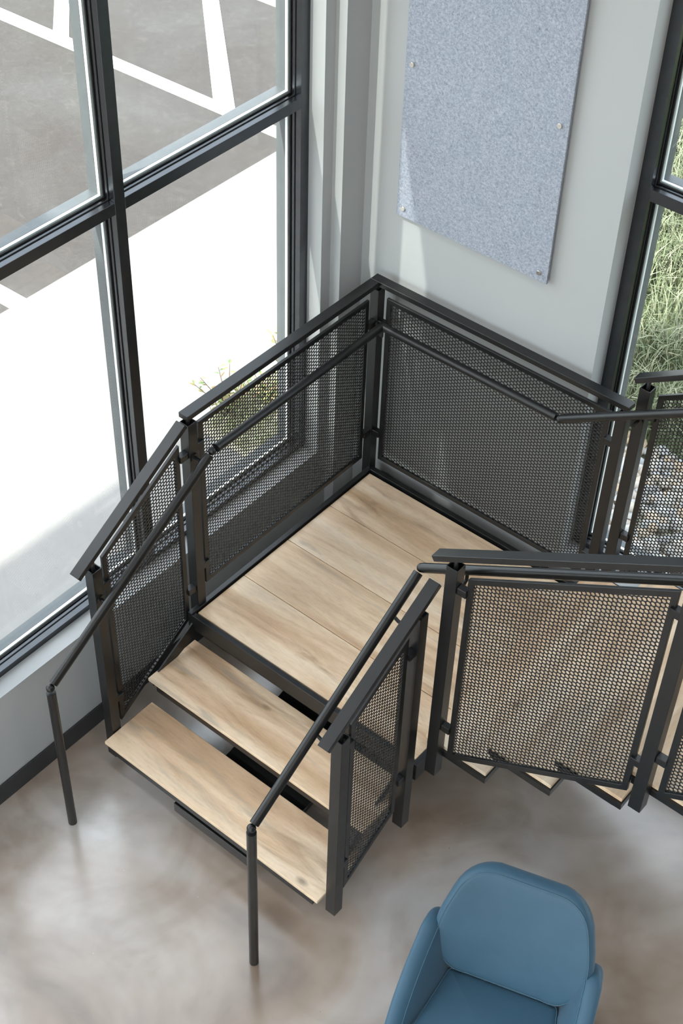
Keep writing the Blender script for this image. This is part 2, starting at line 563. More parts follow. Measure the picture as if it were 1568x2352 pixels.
# ------------------------------------------------------------------ fill lamps at the ceiling, out of view, added to brighten the room
M['diffuser'] = bpy.data.materials.new('fill_lamp_diffuser')
M['diffuser'].use_nodes = True
_b = M['diffuser'].node_tree.nodes['Principled BSDF']
_b.inputs['Base Color'].default_value = (0.9, 0.9, 0.9, 1)
_b.inputs['Emission Color'].default_value = (1.0, 0.97, 0.93, 1)
_b.inputs['Emission Strength'].default_value = 3.0
FILL_W = 36.0
for (lx, ly, where) in ((2.2, -1.6, 'nearest the stair'), (5.4, -1.6, 'above the upper steps'), (2.2, -5.2, 'towards the front window'), (5.4, -5.2, 'in the far front corner')):
    lt = thing('added_fill_lamp', (lx, ly, ROOM_Z), 'long flat fill lamp added out of view at the ceiling, ' + where, 'lamp', 'added fill lamps')
    boxes('housing', [(lx - 1.25, lx + 1.25, ly - 0.22, ly + 0.22, ROOM_Z - 0.07, ROOM_Z)], M['frame'], lt, 0.003)
    boxes('diffuser', [(lx - 1.22, lx + 1.22, ly - 0.19, ly + 0.19, ROOM_Z - 0.075, ROOM_Z - 0.07)], M['diffuser'], lt)
    ld = bpy.data.lights.new('fill_light', 'AREA')
    ld.shape = 'RECTANGLE'; ld.size = 2.44; ld.size_y = 0.38; ld.energy = FILL_W; ld.color = (1.0, 0.99, 0.97)
    lo = bpy.data.objects.new('fill_light', ld); COL.objects.link(lo)
    lo.parent = lt; lo.location = (0, 0, -0.08)

# ------------------------------------------------------------------ windows
def window(name, axis, plane, out, a0, a1, z0, z1, verts, horis, member=0.052, depth=0.115, sill_to=None, sill_w=0.0):
    """storefront window. axis: the wall runs along 'y' or 'x'; plane: inner face of the frame; out: outward sign.
    verts / horis: lower edges of inner mullions and transoms"""
    def B(n0, n1, s0, s1, q0, q1):
        n0, n1 = plane + out * n0, plane + out * n1
        n0, n1 = min(n0, n1), max(n0, n1)
        return (n0, n1, s0, s1, q0, q1) if axis == 'y' else (s0, s1, n0, n1, q0, q1)
    w = member
    # the outer frame of the whole opening is the window object itself
    fr = boxes(name, [B(0, depth, a0, a0 + w, z0, z1), B(0, depth, a1 - w, a1, z0, z1),
                      B(0, depth, a0 + w, a1 - w, z0, z0 + w * 0.62), B(0, depth, a0 + w, a1 - w, z1 - w, z1)], M['frame'])
    props(fr, kind='structure')
    vs_ = sorted(verts)
    for v in vs_:
        props(box('mullion', *B(0, depth, v, v + w, z0 + w * 0.62, z1 - w), M['frame'], fr, 0.001))
    sa = [a0 + w] + [q for v in vs_ for q in (v, v + w)] + [a1 - w]
    spans = [(sa[i], sa[i + 1]) for i in range(0, len(sa), 2)]
    hs = sorted(horis)
    sz = [z0 + w * 0.62] + [q for h in hs for q in (h, h + w * 0.98)] + [z1 - w]
    rows = [(sz[i], sz[i + 1]) for i in range(0, len(sz), 2)]
    for (s0, s1) in spans:
        for h in hs:
            box('transom', *B(0, depth, s0, s1, h, h + w * 0.98), M['frame'], fr, 0.001)
        for (q0, q1) in rows:
            def ring(n0, n1, t):
                return [B(n0, n1, s0, s0 + t, q0, q1), B(n0, n1, s1 - t, s1, q0, q1),
                        B(n0, n1, s0 + t, s1 - t, q0, q0 + t), B(n0, n1, s0 + t, s1 - t, q1 - t, q1)]
            gl = box('pane', *B(0.058, 0.064, s0, s1, q0, q1), M['glass'], fr, 0)
            boxes('gasket', ring(0.030, 0.034, 0.0035) + ring(0.052, 0.058, 0.006), M['gasket'], gl)
            boxes('spacer', ring(0.0645, 0.078, 0.011), M['spacer'], gl)
            boxes('outer_stop', ring(0.079, depth + 0.012, 0.012), M['outer_stop'], gl)
    return fr

BAY = 1.083
mull = [0.025 - BAY * k for k in range(0, 5)]
w1 = window('window_1', 'y', XF, -1, -5.45, YJ + 0.0, ZS, ZHEAD, mull, [2.481])
boxes('sill', [(XF - 0.02, XW + 0.004, -5.45, YJ, ZS - 0.012, ZS + 0.0005)], M['wall'], w1)
# plain wall left of the last bay
st('wall_left_pier', [(-0.47, XW, ROOM_Y, -5.45, ZS - 0.012, ZHEAD)], M['wall'])
w2 = window('window_2', 'x', YFB, 1, XB1, XB2, ZS, ZHEAD, [XB1 + 1.05 * k for k in range(1, 6)], [2.481])
boxes('sill', [(XB1, XB2, YB - 0.004, YFB + 0.02, ZS - 0.012, ZS + 0.0005)], M['wall'], w2)
w3 = window('window_3', 'x', ROOM_Y - 0.02, -1, 0.2, ROOM_X - 0.5, 0.4, 6.4, [0.2 + 1.25 * k for k in range(1, 6)], [2.5, 4.4])

# ------------------------------------------------------------------ outside
ZSW, ZAS = -0.10, -0.25
st('sidewalk', [(-3.062, -0.47, ROOM_Y - 0.2, 1.42, ZSW - 0.3, ZSW), (-3.062, -1.46, 1.42, 7.0, ZSW - 0.3, ZSW)], M['concrete'])
lot = st('parking_lot', [(-30, -3.062, -30, 30, ZAS - 0.3, ZAS)], M['asphalt'])
st('forecourt', [(-3.062, 20.0, -30.0, ROOM_Y - 0.2, ZSW - 0.3, ZSW)], M['concrete'])
def stripe(pts, zt=0.004):
    bm = bmesh.new()
    lo = [bm.verts.new((x, y, ZAS - 0.002)) for x, y in pts]
    hi = [bm.verts.new((x, y, ZAS + zt)) for x, y in pts]
    n = len(pts)
    bm.faces.new(hi); bm.faces.new(list(reversed(lo)))
    for i in range(n):
        bm.faces.new((lo[i], lo[(i + 1) % n], hi[(i + 1) % n], hi[i]))
    link('painted_line', bm_mesh(bm, 'painted_line'), M['paint'], lot)
stripe([(-9.0, 4.08), (-3.10, 4.33), (-3.10, 4.46), (-9.0, 4.24)])
stripe([(-9.0, 5.78), (-3.10, 5.97), (-3.10, 6.10), (-9.0, 5.92)])
stripe([(-4.05, 4.38), (-3.87, 4.43), (-5.40, 5.86), (-5.58, 5.84)], 0.0055)
stripe([(-5.75, 4.28), (-5.59, 4.31), (-7.2, 5.82), (-7.36, 5.82)], 0.0055)
stripe([(-9.0, 1.42), (-3.08, 1.60), (-3.08, 1.74), (-9.0, 1.56)])
st('planting_bed', [(-1.46, -0.0, 1.58, 3.0, ZSW - 0.3, ZSW + 0.01), (-1.46, -0.47, 1.42, 1.58, ZSW - 0.3, ZSW + 0.01)], M['soil'])
st('lawn_ground', [(-1.46, 30, 3.0, 30, ZSW - 0.3, ZSW), (-3.062, -1.46, 7.0, 30, ZSW - 0.3, ZSW)], M['turf'])
st('stone_bed', [(0.0, 14, YB + 0.22, 3.0, ZSW - 0.3, ZSW - 0.02)], M['soil'])
# unseen block and roof slab, added to shade the pavement strip along the wall
st('added_shade_roof', [(-0.50, ROOM_X, ROOM_Y - 0.2, -5.95, ROOM_Z + 0.2, 10.0), (-3.49, -0.50, -9.6, -5.95, 9.85, 10.0)], M['shade_roof'])

def blades(name, area, n, h0, h1, w, material, bend=0.5, z=ZSW):
    (x0, x1, y0, y1) = area
    P = np.zeros((n, 2)); P[:, 0] = rng.uniform(x0, x1, n); P[:, 1] = rng.uniform(y0, y1, n)
    # clumps
    cl = np.stack([rng.uniform(x0, x1, n // 60 + 1), rng.uniform(y0, y1, n // 60 + 1)], 1)
    k = rng.integers(0, len(cl), n)
    pull = rng.random(n) < 0.55
    P[pull] = cl[k[pull]] + rng.normal(0, 0.06, (pull.sum(), 2))
    P[:, 0] = np.clip(P[:, 0], x0, x1); P[:, 1] = np.clip(P[:, 1], y0, y1)
    ok = ~((P[:, 0] < -1.43) & (P[:, 1] < 7.03))
    P = P[ok]; n = len(P)
    h = rng.uniform(h0, h1, n); an = rng.uniform(0, 2 * np.pi, n); b = rng.uniform(0.15, 1, n) * bend
    d = np.stack([np.cos(an), np.sin(an)], 1); s = np.stack([-d[:, 1], d[:, 0]], 1)
    V = np.zeros((n, 5, 3))
    ww = w * rng.uniform(0.6, 1.3, n)
    V[:, 0, :2] = P - s * ww[:, None]; V[:, 1, :2] = P + s * ww[:, None]
    m1 = P + d * (h * b * 0.35)[:, None]
    V[:, 2, :2] = m1 + s * ww[:, None] * 0.8; V[:, 3, :2] = m1 - s * ww[:, None] * 0.8
    V[:, 2, 2] = V[:, 3, 2] = h * 0.62
    V[:, 4, :2] = P + d * (h * b)[:, None]; V[:, 4, 2] = h * (1 - 0.25 * b)
    V[:, :, 2] += z
    F = []
    base = np.arange(n)[:, None] * 5
    quads = (base + np.array([0, 1, 2, 3])); tris = (base + np.array([3, 2, 4]))
    loops = np.concatenate([quads.ravel(), tris.ravel()])
    starts = np.concatenate([np.arange(n) * 4, n * 4 + np.arange(n) * 3])
    me = bpy.data.meshes.new(name)
    me.vertices.add(n * 5); me.vertices.foreach_set('co', V.ravel())
    me.loops.add(len(loops)); me.loops.foreach_set('vertex_index', loops.astype(np.int32))
    me.polygons.add(2 * n); me.polygons.foreach_set('loop_start', starts.astype(np.int32))
    me.update(calc_edges=True); me.validate()
    return link(name, me, material)

props(blades('lawn_grass', (-2.4, 2.6, 3.02, 8.8), 62000, 0.10, 0.30, 0.0040, M['grass'], 1.0),
      'long green grass growing beyond the back window', 'grass', kind='stuff')
props(blades('bed_grass', (-1.40, -0.5, 1.46, 2.98), 5000, 0.03, 0.10, 0.004, M['bedgrass'], 0.9, ZSW + 0.01),
      'short green groundcover in the bed at the building corner', 'grass', kind='stuff')

def pebbles(name, area, n):
    (x0, x1, y0, y1) = area
    bm = bmesh.new(); bmesh.ops.create_icosphere(bm, subdivisions=1, radius=1.0)
    V0 = np.array([v.co[:] for v in bm.verts]); F0 = np.array([[v.index for v in f.verts] for f in bm.faces]); bm.free()
    nv, nf = len(V0), len(F0)
    R = rng.uniform(0.018, 0.045, n)
    S = rng.uniform(0.7, 1.35, (n, 1, 3)); S[:, :, 2] *= 0.6
    V = V0[None] * S * R[:, None, None]
    V *= 1 + rng.uniform(-0.12, 0.12, (n, nv, 1))
    an = rng.uniform(0, 2 * np.pi, n); c, s_ = np.cos(an)[:, None], np.sin(an)[:, None]
    x = V[:, :, 0] * c - V[:, :, 1] * s_; y = V[:, :, 0] * s_ + V[:, :, 1] * c
    V = np.stack([x + rng.uniform(x0, x1, n)[:, None], y + rng.uniform(y0, y1, n)[:, None],
                  V[:, :, 2] + ZSW - 0.005 + rng.uniform(0, 0.03, n)[:, None]], 2)
    loops = (F0[None] + (np.arange(n) * nv)[:, None, None]).ravel()
    me = bpy.data.meshes.new(name)
    me.vertices.add(n * nv); me.vertices.foreach_set('co', V.ravel())
    me.loops.add(len(loops)); me.loops.foreach_set('vertex_index', loops.astype(np.int32))
    me.polygons.add(n * nf); me.polygons.foreach_set('loop_start', (np.arange(n * nf) * 3).astype(np.int32))
    me.update(calc_edges=True); me.validate(); smooth(me, 60)
    return link(name, me, M['rock'])

props(pebbles('river_stones', (0.02, 3.6, YB + 0.25, 3.02), 5200),
      'bed of mixed pale river stones along the outside of the back wall', 'stones', kind='stuff')

def shrub(name, loc, label, n_stem, h, group):
    t = thing(name, loc, label, 'shrub', group)
    bs_, bl = bmesh.new(), bmesh.new()
    for i in range(n_stem):
        a = random.uniform(0, 6.28); lean = random.uniform(0.15, 0.7)
        d = Vector((math.cos(a), math.sin(a), 0))
        hh = h * random.uniform(0.6, 1.0)
        p = Vector(loc) + d * random.uniform(0, 0.04)
        pts = [p, p + d * lean * hh * 0.35 + Vector((0, 0, hh * 0.5)), p + d * lean * hh + Vector((0, 0, hh))]
        add_tube(bs_, pts, 0.003, 5, True, [0.004, 0.003, 0.0015])
        for k in range(11):
            f = 0.35 + 0.65 * k / 10
            q = pts[0].lerp(pts[1], f * 2) if f < 0.5 else pts[1].lerp(pts[2], f * 2 - 1)
            b = random.uniform(0, 6.28)
            ld = Vector((math.cos(b), math.sin(b), random.uniform(-0.2, 0.6))).normalized()
            sd = ld.cross(Vector((0, 0, 1))).normalized()
            L, W = random.uniform(0.04, 0.075), random.uniform(0.006, 0.011)
            vv = [bl.verts.new(q), bl.verts.new(q + ld * L * 0.45 + sd * W), bl.verts.new(q + ld * L - Vector((0, 0, 0.01))), bl.verts.new(q + ld * L * 0.45 - sd * W)]
            bl.faces.new(vv)
    link('stems', bm_mesh(bs_, 'stems'), M['stem'], t)
    me = bpy.data.meshes.new('foliage'); bl.to_mesh(me); bl.free()
    link('foliage', me, M['leaf'], t)
    return t

sg = 'small shrubs in the bed outside the left window'
shrub('shrub', (-1.33, 1.62, ZSW), 'small russet shrub at the near end of the corner bed', 13, 0.26, sg)
shrub('shrub', (-1.24, 1.86, ZSW), 'low green shrub, second from the near end of the corner bed', 9, 0.18, sg)
shrub('shrub', (-1.30, 2.12, ZSW), 'tall russet shrub in the middle of the corner bed, leaning over the pavement', 13, 0.30, sg)
shrub('shrub', (-1.15, 2.45, ZSW), 'green shrub towards the far end of the corner bed', 11, 0.24, sg)
shrub('shrub', (-0.85, 1.95, ZSW), 'green shrub in the corner bed nearest the building wall', 12, 0.24, sg)

# ------------------------------------------------------------------ staircase
stair = thing('staircase', (0.6, 0.3, ZF), 'black steel staircase with pale oak planks turning at a square landing', 'staircase')
BW = 0.3092
W = 1.243
for k in range(4):
    box('plank', 0.0, W, k * BW + (0.0015 if k else 0), (k + 1) * BW - 0.0022, ZL - 0.02, ZL, M['wood_x'], stair, 0.0012)
YE = 4 * BW
T = ZL + 0.014
# edge frame of the landing: angles standing a little proud of the planks
boxes('landing_frame', [(-0.030, -0.006, -0.034, YE + 0.036, ZL - 0.085, T),
                        (W + 0.006, W + 0.030, -0.034, YE + 0.036, ZL - 0.085, T),
                        (-0.006, W + 0.006, -0.034, -0.009, ZL - 0.085, ZL + 0.006),
                        (-0.006, W + 0.006, YE + 0.010, YE + 0.036, ZL - 0.085, T),
                        (-0.006, W + 0.006, -0.009, YE + 0.010, ZL - 0.028, ZL - 0.021),
                        (0.36, 0.40, 0.0, YE, ZL - 0.10, ZL - 0.028), (0.80, 0.84, 0.0, YE, ZL - 0.10, ZL - 0.028)],
      M['steel'], stair, 0.0012)
for (x, y) in ((0.10, 1.16), (1.14, 1.16), (1.14, 0.62)):
    boxes('support_leg', [(x - 0.03, x + 0.03, y - 0.03, y + 0.03, ZF, ZL - 0.085), (x - 0.06, x + 0.06, y - 0.06, y + 0.06, ZF, ZF + 0.01)], M['steel'], stair, 0.001)

def tread(x0, x1, y0, y1, z, along, parent):
    tr = box('tread', x0, x1, y0, y1, z - 0.018, z, M['wood_x'] if along == 'x' else M['wood_y'], parent, 0.002)
    if along == 'x':
        bl = [(x0 + 0.045, x1 - 0.03, y0 + 0.006, y0 + 0.030, z - 0.062, z - 0.018),
              (x0 + 0.045, x1 - 0.03, y1 - 0.030, y1 - 0.012, z - 0.050, z - 0.018),
              (x0 + 0.045, x0 + 0.065, y0 + 0.030, y1 - 0.030, z - 0.045, z - 0.018),
              (x1 - 0.05, x1 - 0.03, y0 + 0.030, y1 - 0.030, z - 0.045, z - 0.018),
              (x0 + 0.065, x1 - 0.05, y0 + 0.030, y1 - 0.030, z - 0.024, z - 0.018)]
    else:
        bl = [(x0 + 0.006, x0 + 0.030, y0 + 0.006, y1 - 0.006, z - 0.060, z - 0.018),
              (x1 - 0.028, x1 + 0.006, y0 - 0.010, y1 - 0.006, z - 0.050, z - 0.018),
              (x0 + 0.030, x1 - 0.028, y0 - 0.010, y0 + 0.020, z - 0.050, z - 0.018),
              (x0 + 0.030, x1 - 0.028, y1 - 0.020, y1 - 0.006, z - 0.045, z - 0.018),
              (x0 + 0.030, x1 - 0.028, y0 + 0.020, y1 - 0.020, z - 0.024, z - 0.018)]
    boxes('tread_pan', bl, M['steel'], tr, 0.0008)
    return tr

tread(-0.013, 1.231, -0.3208, -0.0177, 0.356, 'x', stair)
tread(-0.013, 1.231, -0.6085, -0.3111, 0.178, 'x', stair)

# broad central stringer of the lower flight with brackets under the treads
def prism_x(bm, x0, x1, prof):
    A = [bm.verts.new((x0, y, z)) for y, z in prof]
    B = [bm.verts.new((x1, y, z)) for y, z in prof]
    n = len(prof)
    bm.faces.new(A); bm.faces.new(list(reversed(B)))
    for i in range(n):
        bm.faces.new((A[i], B[i], B[(i + 1) % n], A[(i + 1) % n]))

def prism_y(bm, y0, y1, prof):
    A = [bm.verts.new((x, y0, z)) for x, z in prof]
    B = [bm.verts.new((x, y1, z)) for x, z in prof]
    n = len(prof)
    bm.faces.new(A); bm.faces.new(list(reversed(B)))
    for i in range(n):
        bm.faces.new((A[i], B[i], B[(i + 1) % n], A[(i + 1) % n]))

bm = bmesh.new()
prism_x(bm, 0.40, 0.86, [(-0.600, 0.084), (-0.600, 0.026), (0.14, 0.10), (0.42, 0.30), (0.42, 0.40), (0.13, 0.185), (-0.24, 0.092)])
link('stringer', bm_mesh(bm, 'stringer', 0.002), M['steel'], stair)
box('stringer_foot', 0.50, 0.76, -0.50, -0.40, ZF, 0.06, M['steel'], stair, 0.001)
box('step_bracket', 0.52, 0.74, -0.50, -0.40, 0.08, 0.155, M['steel'], stair, 0.001)
box('step_bracket', 0.52, 0.74, -0.20, -0.10, 0.09, 0.333, M['steel'], stair, 0.001)
# short side plate from the landing corner down to the upper tread
bm = bmesh.new()
prism_x(bm, -0.010, 0.0, [(-0.035, 0.49), (-0.035, 0.40), (-0.30, 0.29), (-0.30, 0.336)])
link('side_plate', bm_mesh(bm, 'side_plate', 0.001), M['steel'], stair)
bm = bmesh.new()
prism_x(bm, 1.180, 1.190, [(-0.02, 0.46), (-0.02, 0.37), (-0.52, 0.06), (-0.52, 0.15)])
link('side_plate', bm_mesh(bm, 'side_plate', 0.001), M['steel'], stair)

N2 = 9
for k in range(1, N2 + 1):
    xr = 1.571 + 0.2857 * (k - 1)
    tread(xr - 0.300, xr, 0.014, YE, ZL + 0.180 * k, 'y', stair)
bm = bmesh.new()
xe = 1.571 + 0.2857 * (N2 - 1)
ze = ZL + 0.18 * N2
prism_y(bm, 0.40, 0.86, [(W + 0.03, ZL - 0.10), (W + 0.03, ZL + 0.03), (xe, ze - 0.08), (xe, ze - 0.24)])
link('stringer', bm_mesh(bm, 'stringer', 0.002), M['steel'], stair)
box('support_leg', xe - 0.10, xe - 0.02, 0.59, 0.67, ZF, ze - 0.22, M['steel'], stair, 0.001)
for k in range(1, N2 + 1):
    xr = 1.571 + 0.2857 * (k - 1)
    z = ZL + 0.18 * k
    box('step_bracket', xr - 0.26, xr - 0.05, 0.45, 0.81, z - 0.14, z - 0.045, M['steel'], stair, 0.001)

# ------------------------------------------------------------------ guard railings
PITCH = 0.0185
PW = 0.050

def perforated(name, plane_axis, c, poly, parent, margin=0.012):
    """sheet with round holes on a hexagonal grid; poly in (s, z) clips by hole centre"""
    P = np.array(poly)
    s0, z0 = P.min(0); s1, z1 = P.max(0)
    p = PITCH
    dx = p * math.cos(math.pi / 6)
    ni = int((s1 - s0) / dx) + 4; nj = int((z1 - z0) / p) + 4
    I, J = np.meshgrid(np.arange(-1, ni), np.arange(-1, nj), indexing='ij')
    S = s0 + I * dx; Z = z0 + J * p + (I % 2) * p / 2
    S, Z = S.ravel(), Z.ravel()
    keep = np.ones(len(S), bool)
    area = 0.5 * np.sum(P[:, 0] * np.roll(P[:, 1], -1) - np.roll(P[:, 0], -1) * P[:, 1])
    sg_ = 1 if area > 0 else -1
    for a, b in zip(P, np.roll(P, -1, 0)):
        e = (b - a) / np.linalg.norm(b - a)
        dist = sg_ * (e[0] * (Z - a[1]) - e[1] * (S - a[0]))
        keep &= dist > -margin
    S, Z = S[keep], Z[keep]
    n = len(S)
    ang = np.arange(12) * math.pi / 6
    ro = np.where(np.arange(12) % 2 == 0, p / math.sqrt(3), p / 2)
    rh = 0.398 * p
    ou = np.stack([np.cos(ang) * ro, np.sin(ang) * ro], 1)
    ho = np.stack([np.cos(ang) * rh, np.sin(ang) * rh], 1)
    t = 0.001
    V = np.zeros((n, 48, 3))          # 0-11 outer front, 12-23 hole front, 24-35 outer back, 36-47 hole back
    ctr = np.stack([S, Z], 1)[:, None, :]
    for b, (sh, off) in enumerate(((ou, -t), (ho, -t), (ou, t), (ho, t))):
        q = ctr + sh[None]
        blk = V[:, b * 12:(b + 1) * 12]
        if plane_axis == 'x':
            blk[:, :, 0] = c - off; blk[:, :, 1] = q[:, :, 0]
        else:
            blk[:, :, 1] = c + off; blk[:, :, 0] = q[:, :, 0]
        blk[:, :, 2] = q[:, :, 1]
    k = np.arange(12); k2 = (k + 1) % 12
    f1 = np.stack([k, k2, 12 + k2, 12 + k], 1)
    f2 = np.stack([24 + k2, 24 + k, 36 + k, 36 + k2], 1)
    f3 = np.stack([12 + k, 12 + k2, 36 + k2, 36 + k], 1)
    F = np.concatenate([f1, f2, f3])
    loops = (F[None] + (np.arange(n) * 48)[:, None, None]).ravel()
    me = bpy.data.meshes.new(name)
    me.vertices.add(n * 48); me.vertices.foreach_set('co', V.ravel())
    me.loops.add(len(loops)); me.loops.foreach_set('vertex_index', loops.astype(np.int32))
    me.polygons.add(n * 36); me.polygons.foreach_set('loop_start', (np.arange(n * 36) * 4).astype(np.int32))
    me.update(calc_edges=True)
    o = link(name, me, M['steel'], parent)
    o['kind'] = 'stuff'
    return o

def inset(poly, d):
    P = [Vector(q) for q in poly]
    n = len(P)
    area = sum(P[i].x * P[(i + 1) % n].y - P[(i + 1) % n].x * P[i].y for i in range(n))
    sg_ = 1 if area > 0 else -1
    out = []
    for i in range(n):
        a, b, c = P[i - 1], P[i], P[(i + 1) % n]
        e1, e2 = (b - a).normalized(), (c - b).normalized()
        n1, n2 = Vector((-e1.y, e1.x)) * sg_, Vector((-e2.y, e2.x)) * sg_
        k = d / (1 + n1.dot(n2))
        out.append(b + (n1 + n2) * k)
    return out

def panel(axis, c, poly, parent, fw=0.024, th=0.014):
    """infill panel: a flat-bar frame (the part) holding a perforated sheet (its sub-part)"""
    bm = bmesh.new()
    inn = inset(poly, fw)
    def v3(q, o):
        return (c + o, q[0], q[1]) if axis == 'x' else (q[0], c + o, q[1])
    rings = [[bm.verts.new(v3(q, o)) for q in pl] for o in (-th / 2, th / 2) for pl in (poly, inn)]
    n = len(poly)
    for i in range(n):
        j = (i + 1) % n
        bm.faces.new((rings[0][i], rings[0][j], rings[1][j], rings[1][i]))
        bm.faces.new((rings[2][i], rings[2][j], rings[3][j], rings[3][i]))
        bm.faces.new((rings[0][i], rings[0][j], rings[2][j], rings[2][i]))
        bm.faces.new((rings[1][i], rings[1][j], rings[3][j], rings[3][i]))
    fr = link('infill_panel', bm_mesh(bm, 'infill_panel', 0.001), M['steel'], parent)
    perforated('perforated_sheet', axis, c, [tuple(q) for q in inn], fr)
    return fr

def post(x, y, z0, z1, parent, w=PW):
    """square tube, open at the top, corner at (x, y)..(x+w, y+w)"""
    bm = bmesh.new()
    t = 0.004
    def rg(x0, x1, y0, y1, z):
        return [bm.verts.new(q) for q in ((x0, y0, z), (x1, y0, z), (x1, y1, z), (x0, y1, z))]
    a = rg(x, x + w, y, y + w, z0); b = rg(x, x + w, y, y + w, z1)
    c = rg(x + t, x + w - t, y + t, y + w - t, z1); d = rg(x + t, x + w - t, y + t, y + w - t, z1 - 0.03)
    bm.faces.new(list(reversed(a)))
    for A, B in ((a, b), (b, c), (c, d)):
        for i in range(4):
            bm.faces.new((A[i], A[(i + 1) % 4], B[(i + 1) % 4], B[i]))
    bm.faces.new(d)
    return link('post', bm_mesh(bm, 'post', 0.0012), M['steel'], parent)

def peg(x, y, z0, z1, parent):
    tube('rail_stud', [(x, y, z0), (x, y, z1)], 0.009, M['bolt'], parent, 10)

def clip(axis, c, s, z, d, po, length=0.032):
    """bracket from a post face at s towards a panel edge in direction d"""
    s0, s1 = (s, s + d * length)
    s0, s1 = min(s0, s1), max(s0, s1)
    h = 0.017
    if axis == 'x':
        bl = [(c - 0.013, c + 0.018, s0, s1, z - h, z + h)]
        bp = [(c + 0.019, (s0 + s1) / 2 + d * 0.006, z)]
    else:
        bl = [(s0, s1, c - 0.018, c + 0.013, z - h, z + h)]
        bp = [((s0 + s1) / 2 + d * 0.006, c - 0.019, z)]
    b = boxes('panel_bracket', bl, M['steel'], po, 0.002)
    return b

XLc = -0.0405                    # centre line of the window-side rail
YBc = 1.2755                     # centre line of the rear rail
# posts: outer corner positions
# --- lower flight, window side
r1 = thing('guard_railing', (-0.04, -0.52, ZF), 'sloping black railing beside the window along the lower steps', 'railing', 'black perforated-panel railings')
pLF = post(XLc - 0.025, -0.553, 0.0, 1.215, r1)
peg(XLc, -0.528, 1.18, 1.275, pLF)
bar('top_rail', (XLc, -0.628, 1.245), (XLc, 0.006, 1.6405), 0.050, 0.024, M['steel'], r1)
panel('x', XLc, [(-0.480, 0.190), (-0.018, 0.487), (-0.018, 1.535), (-0.480, 1.243)], r1)
# --- landing, window side and back
r2 = thing('guard_railing', (0.0, 1.25, ZL), 'level black railing round the window corner of the landing, with two wide panels', 'railing', 'black perforated-panel railings')
pA = post(XLc - 0.025, 0.022, 0.44, 1.622, r2)
peg(XLc, 0.047, 1.59, 1.655, pA)
pB = post(XLc - 0.025, 1.2535, 0.44, 1.622, r2, 0.048)
peg(XLc, 1.276, 1.59, 1.655, pB)
pC = post(1.239, 1.2515, 0.44, 1.622, r2, 0.048)
peg(1.263, 1.276, 1.59, 1.655, pC)
GT = 1.674
# mitred top rails
def flat_rail(pts, z, h, parent):
    bm = bmesh.new()
    lo = [bm.verts.new((x, y, z - h)) for x, y in pts]; hi = [bm.verts.new((x, y, z)) for x, y in pts]
    bm.faces.new(hi); bm.faces.new(list(reversed(lo)))
    for i in range(4):
        bm.faces.new((lo[i], lo[(i + 1) % 4], hi[(i + 1) % 4], hi[i]))
    return link('top_rail', bm_mesh(bm, 'top_rail', 0.0013), M['steel'], parent)
flat_rail([(XLc - 0.025, 0.021), (XLc + 0.025, 0.021), (XLc + 0.025, YBc - 0.025), (XLc - 0.025, YBc - 0.025)], GT, 0.026, r2)
flat_rail([(XLc - 0.025, YBc - 0.0245), (1.290, YBc - 0.0245), (1.290, YBc + 0.025), (XLc - 0.025, YBc + 0.025)], GT, 0.026, r2)
panel('x', XLc, [(0.098, 0.633), (1.210, 0.633), (1.210, 1.588), (0.098, 1.588)], r2)
panel('y', YBc, [(0.018, 0.620), (1.205, 0.620), (1.205, 1.592), (0.018, 1.592)], r2)
# --- lower flight, room side
r3 = thing('guard_railing', (1.24, -0.3, ZF), 'short sloping black railing on the room side of the lower steps', 'railing', 'black perforated-panel railings')
XRc = 1.258
pRF = post(XRc - 0.025, -0.556, 0.055, 1.225, r3)
peg(XRc, -0.531, 1.19, 1.285, pRF)
pE = post(XRc - 0.025, -0.120, 0.205, 1.530, r3)
peg(XRc, -0.095, 1.50, 1.565, pE)
bar('top_rail', (XRc, -0.636, 1.263), (XRc, -0.015, 1.640), 0.050, 0.024, M['steel'], r3)
panel('x', XRc, [(-0.480, 0.160), (-0.155, 0.355), (-0.155, 1.452), (-0.480, 1.252)], r3)
# --- upper flight, near side
r4 = thing('guard_railing', (1.35, -0.025, ZL), 'sloping black railing on the near side of the upper steps, above the armchair', 'railing', 'black perforated-panel railings')
YN = -0.025
pD = post(1.322, YN - 0.025, 0.585, 1.793, r4)
pF = post(2.190, YN - 0.025, 1.150, 2.342, r4)
pG = post(3.058, YN - 0.025, 1.697, 2.889, r4)
pK = post(3.926, YN - 0.025, 2.244, 3.436, r4)
for x in (1.347, 2.215, 3.083, 3.951):
    peg(x, YN, 1.797 + (x - 1.2545) * SL - 0.085, 1.797 + (x - 1.2545) * SL - 0.02, r4)
bar('top_rail', (1.2545, YN, 1.797), (4.020, YN, 1.797 + 2.7655 * SL), 0.050, 0.026, M['steel'], r4)
def up_poly(x0, x1, zb, zt, xref):
    return [(x0, zb + (x0 - xref) * SL), (x1, zb + (x1 - xref) * SL), (x1, zt + (x1 - xref) * SL), (x0, zt + (x0 - xref) * SL)]
panel('y', YN, up_poly(1.408, 2.166, 0.722, 1.766, 1.408), r4)
panel('y', YN, up_poly(2.276, 3.034, 0.722, 1.766, 1.408), r4)
panel('y', YN, up_poly(3.144, 3.902, 0.722, 1.766, 1.408), r4)
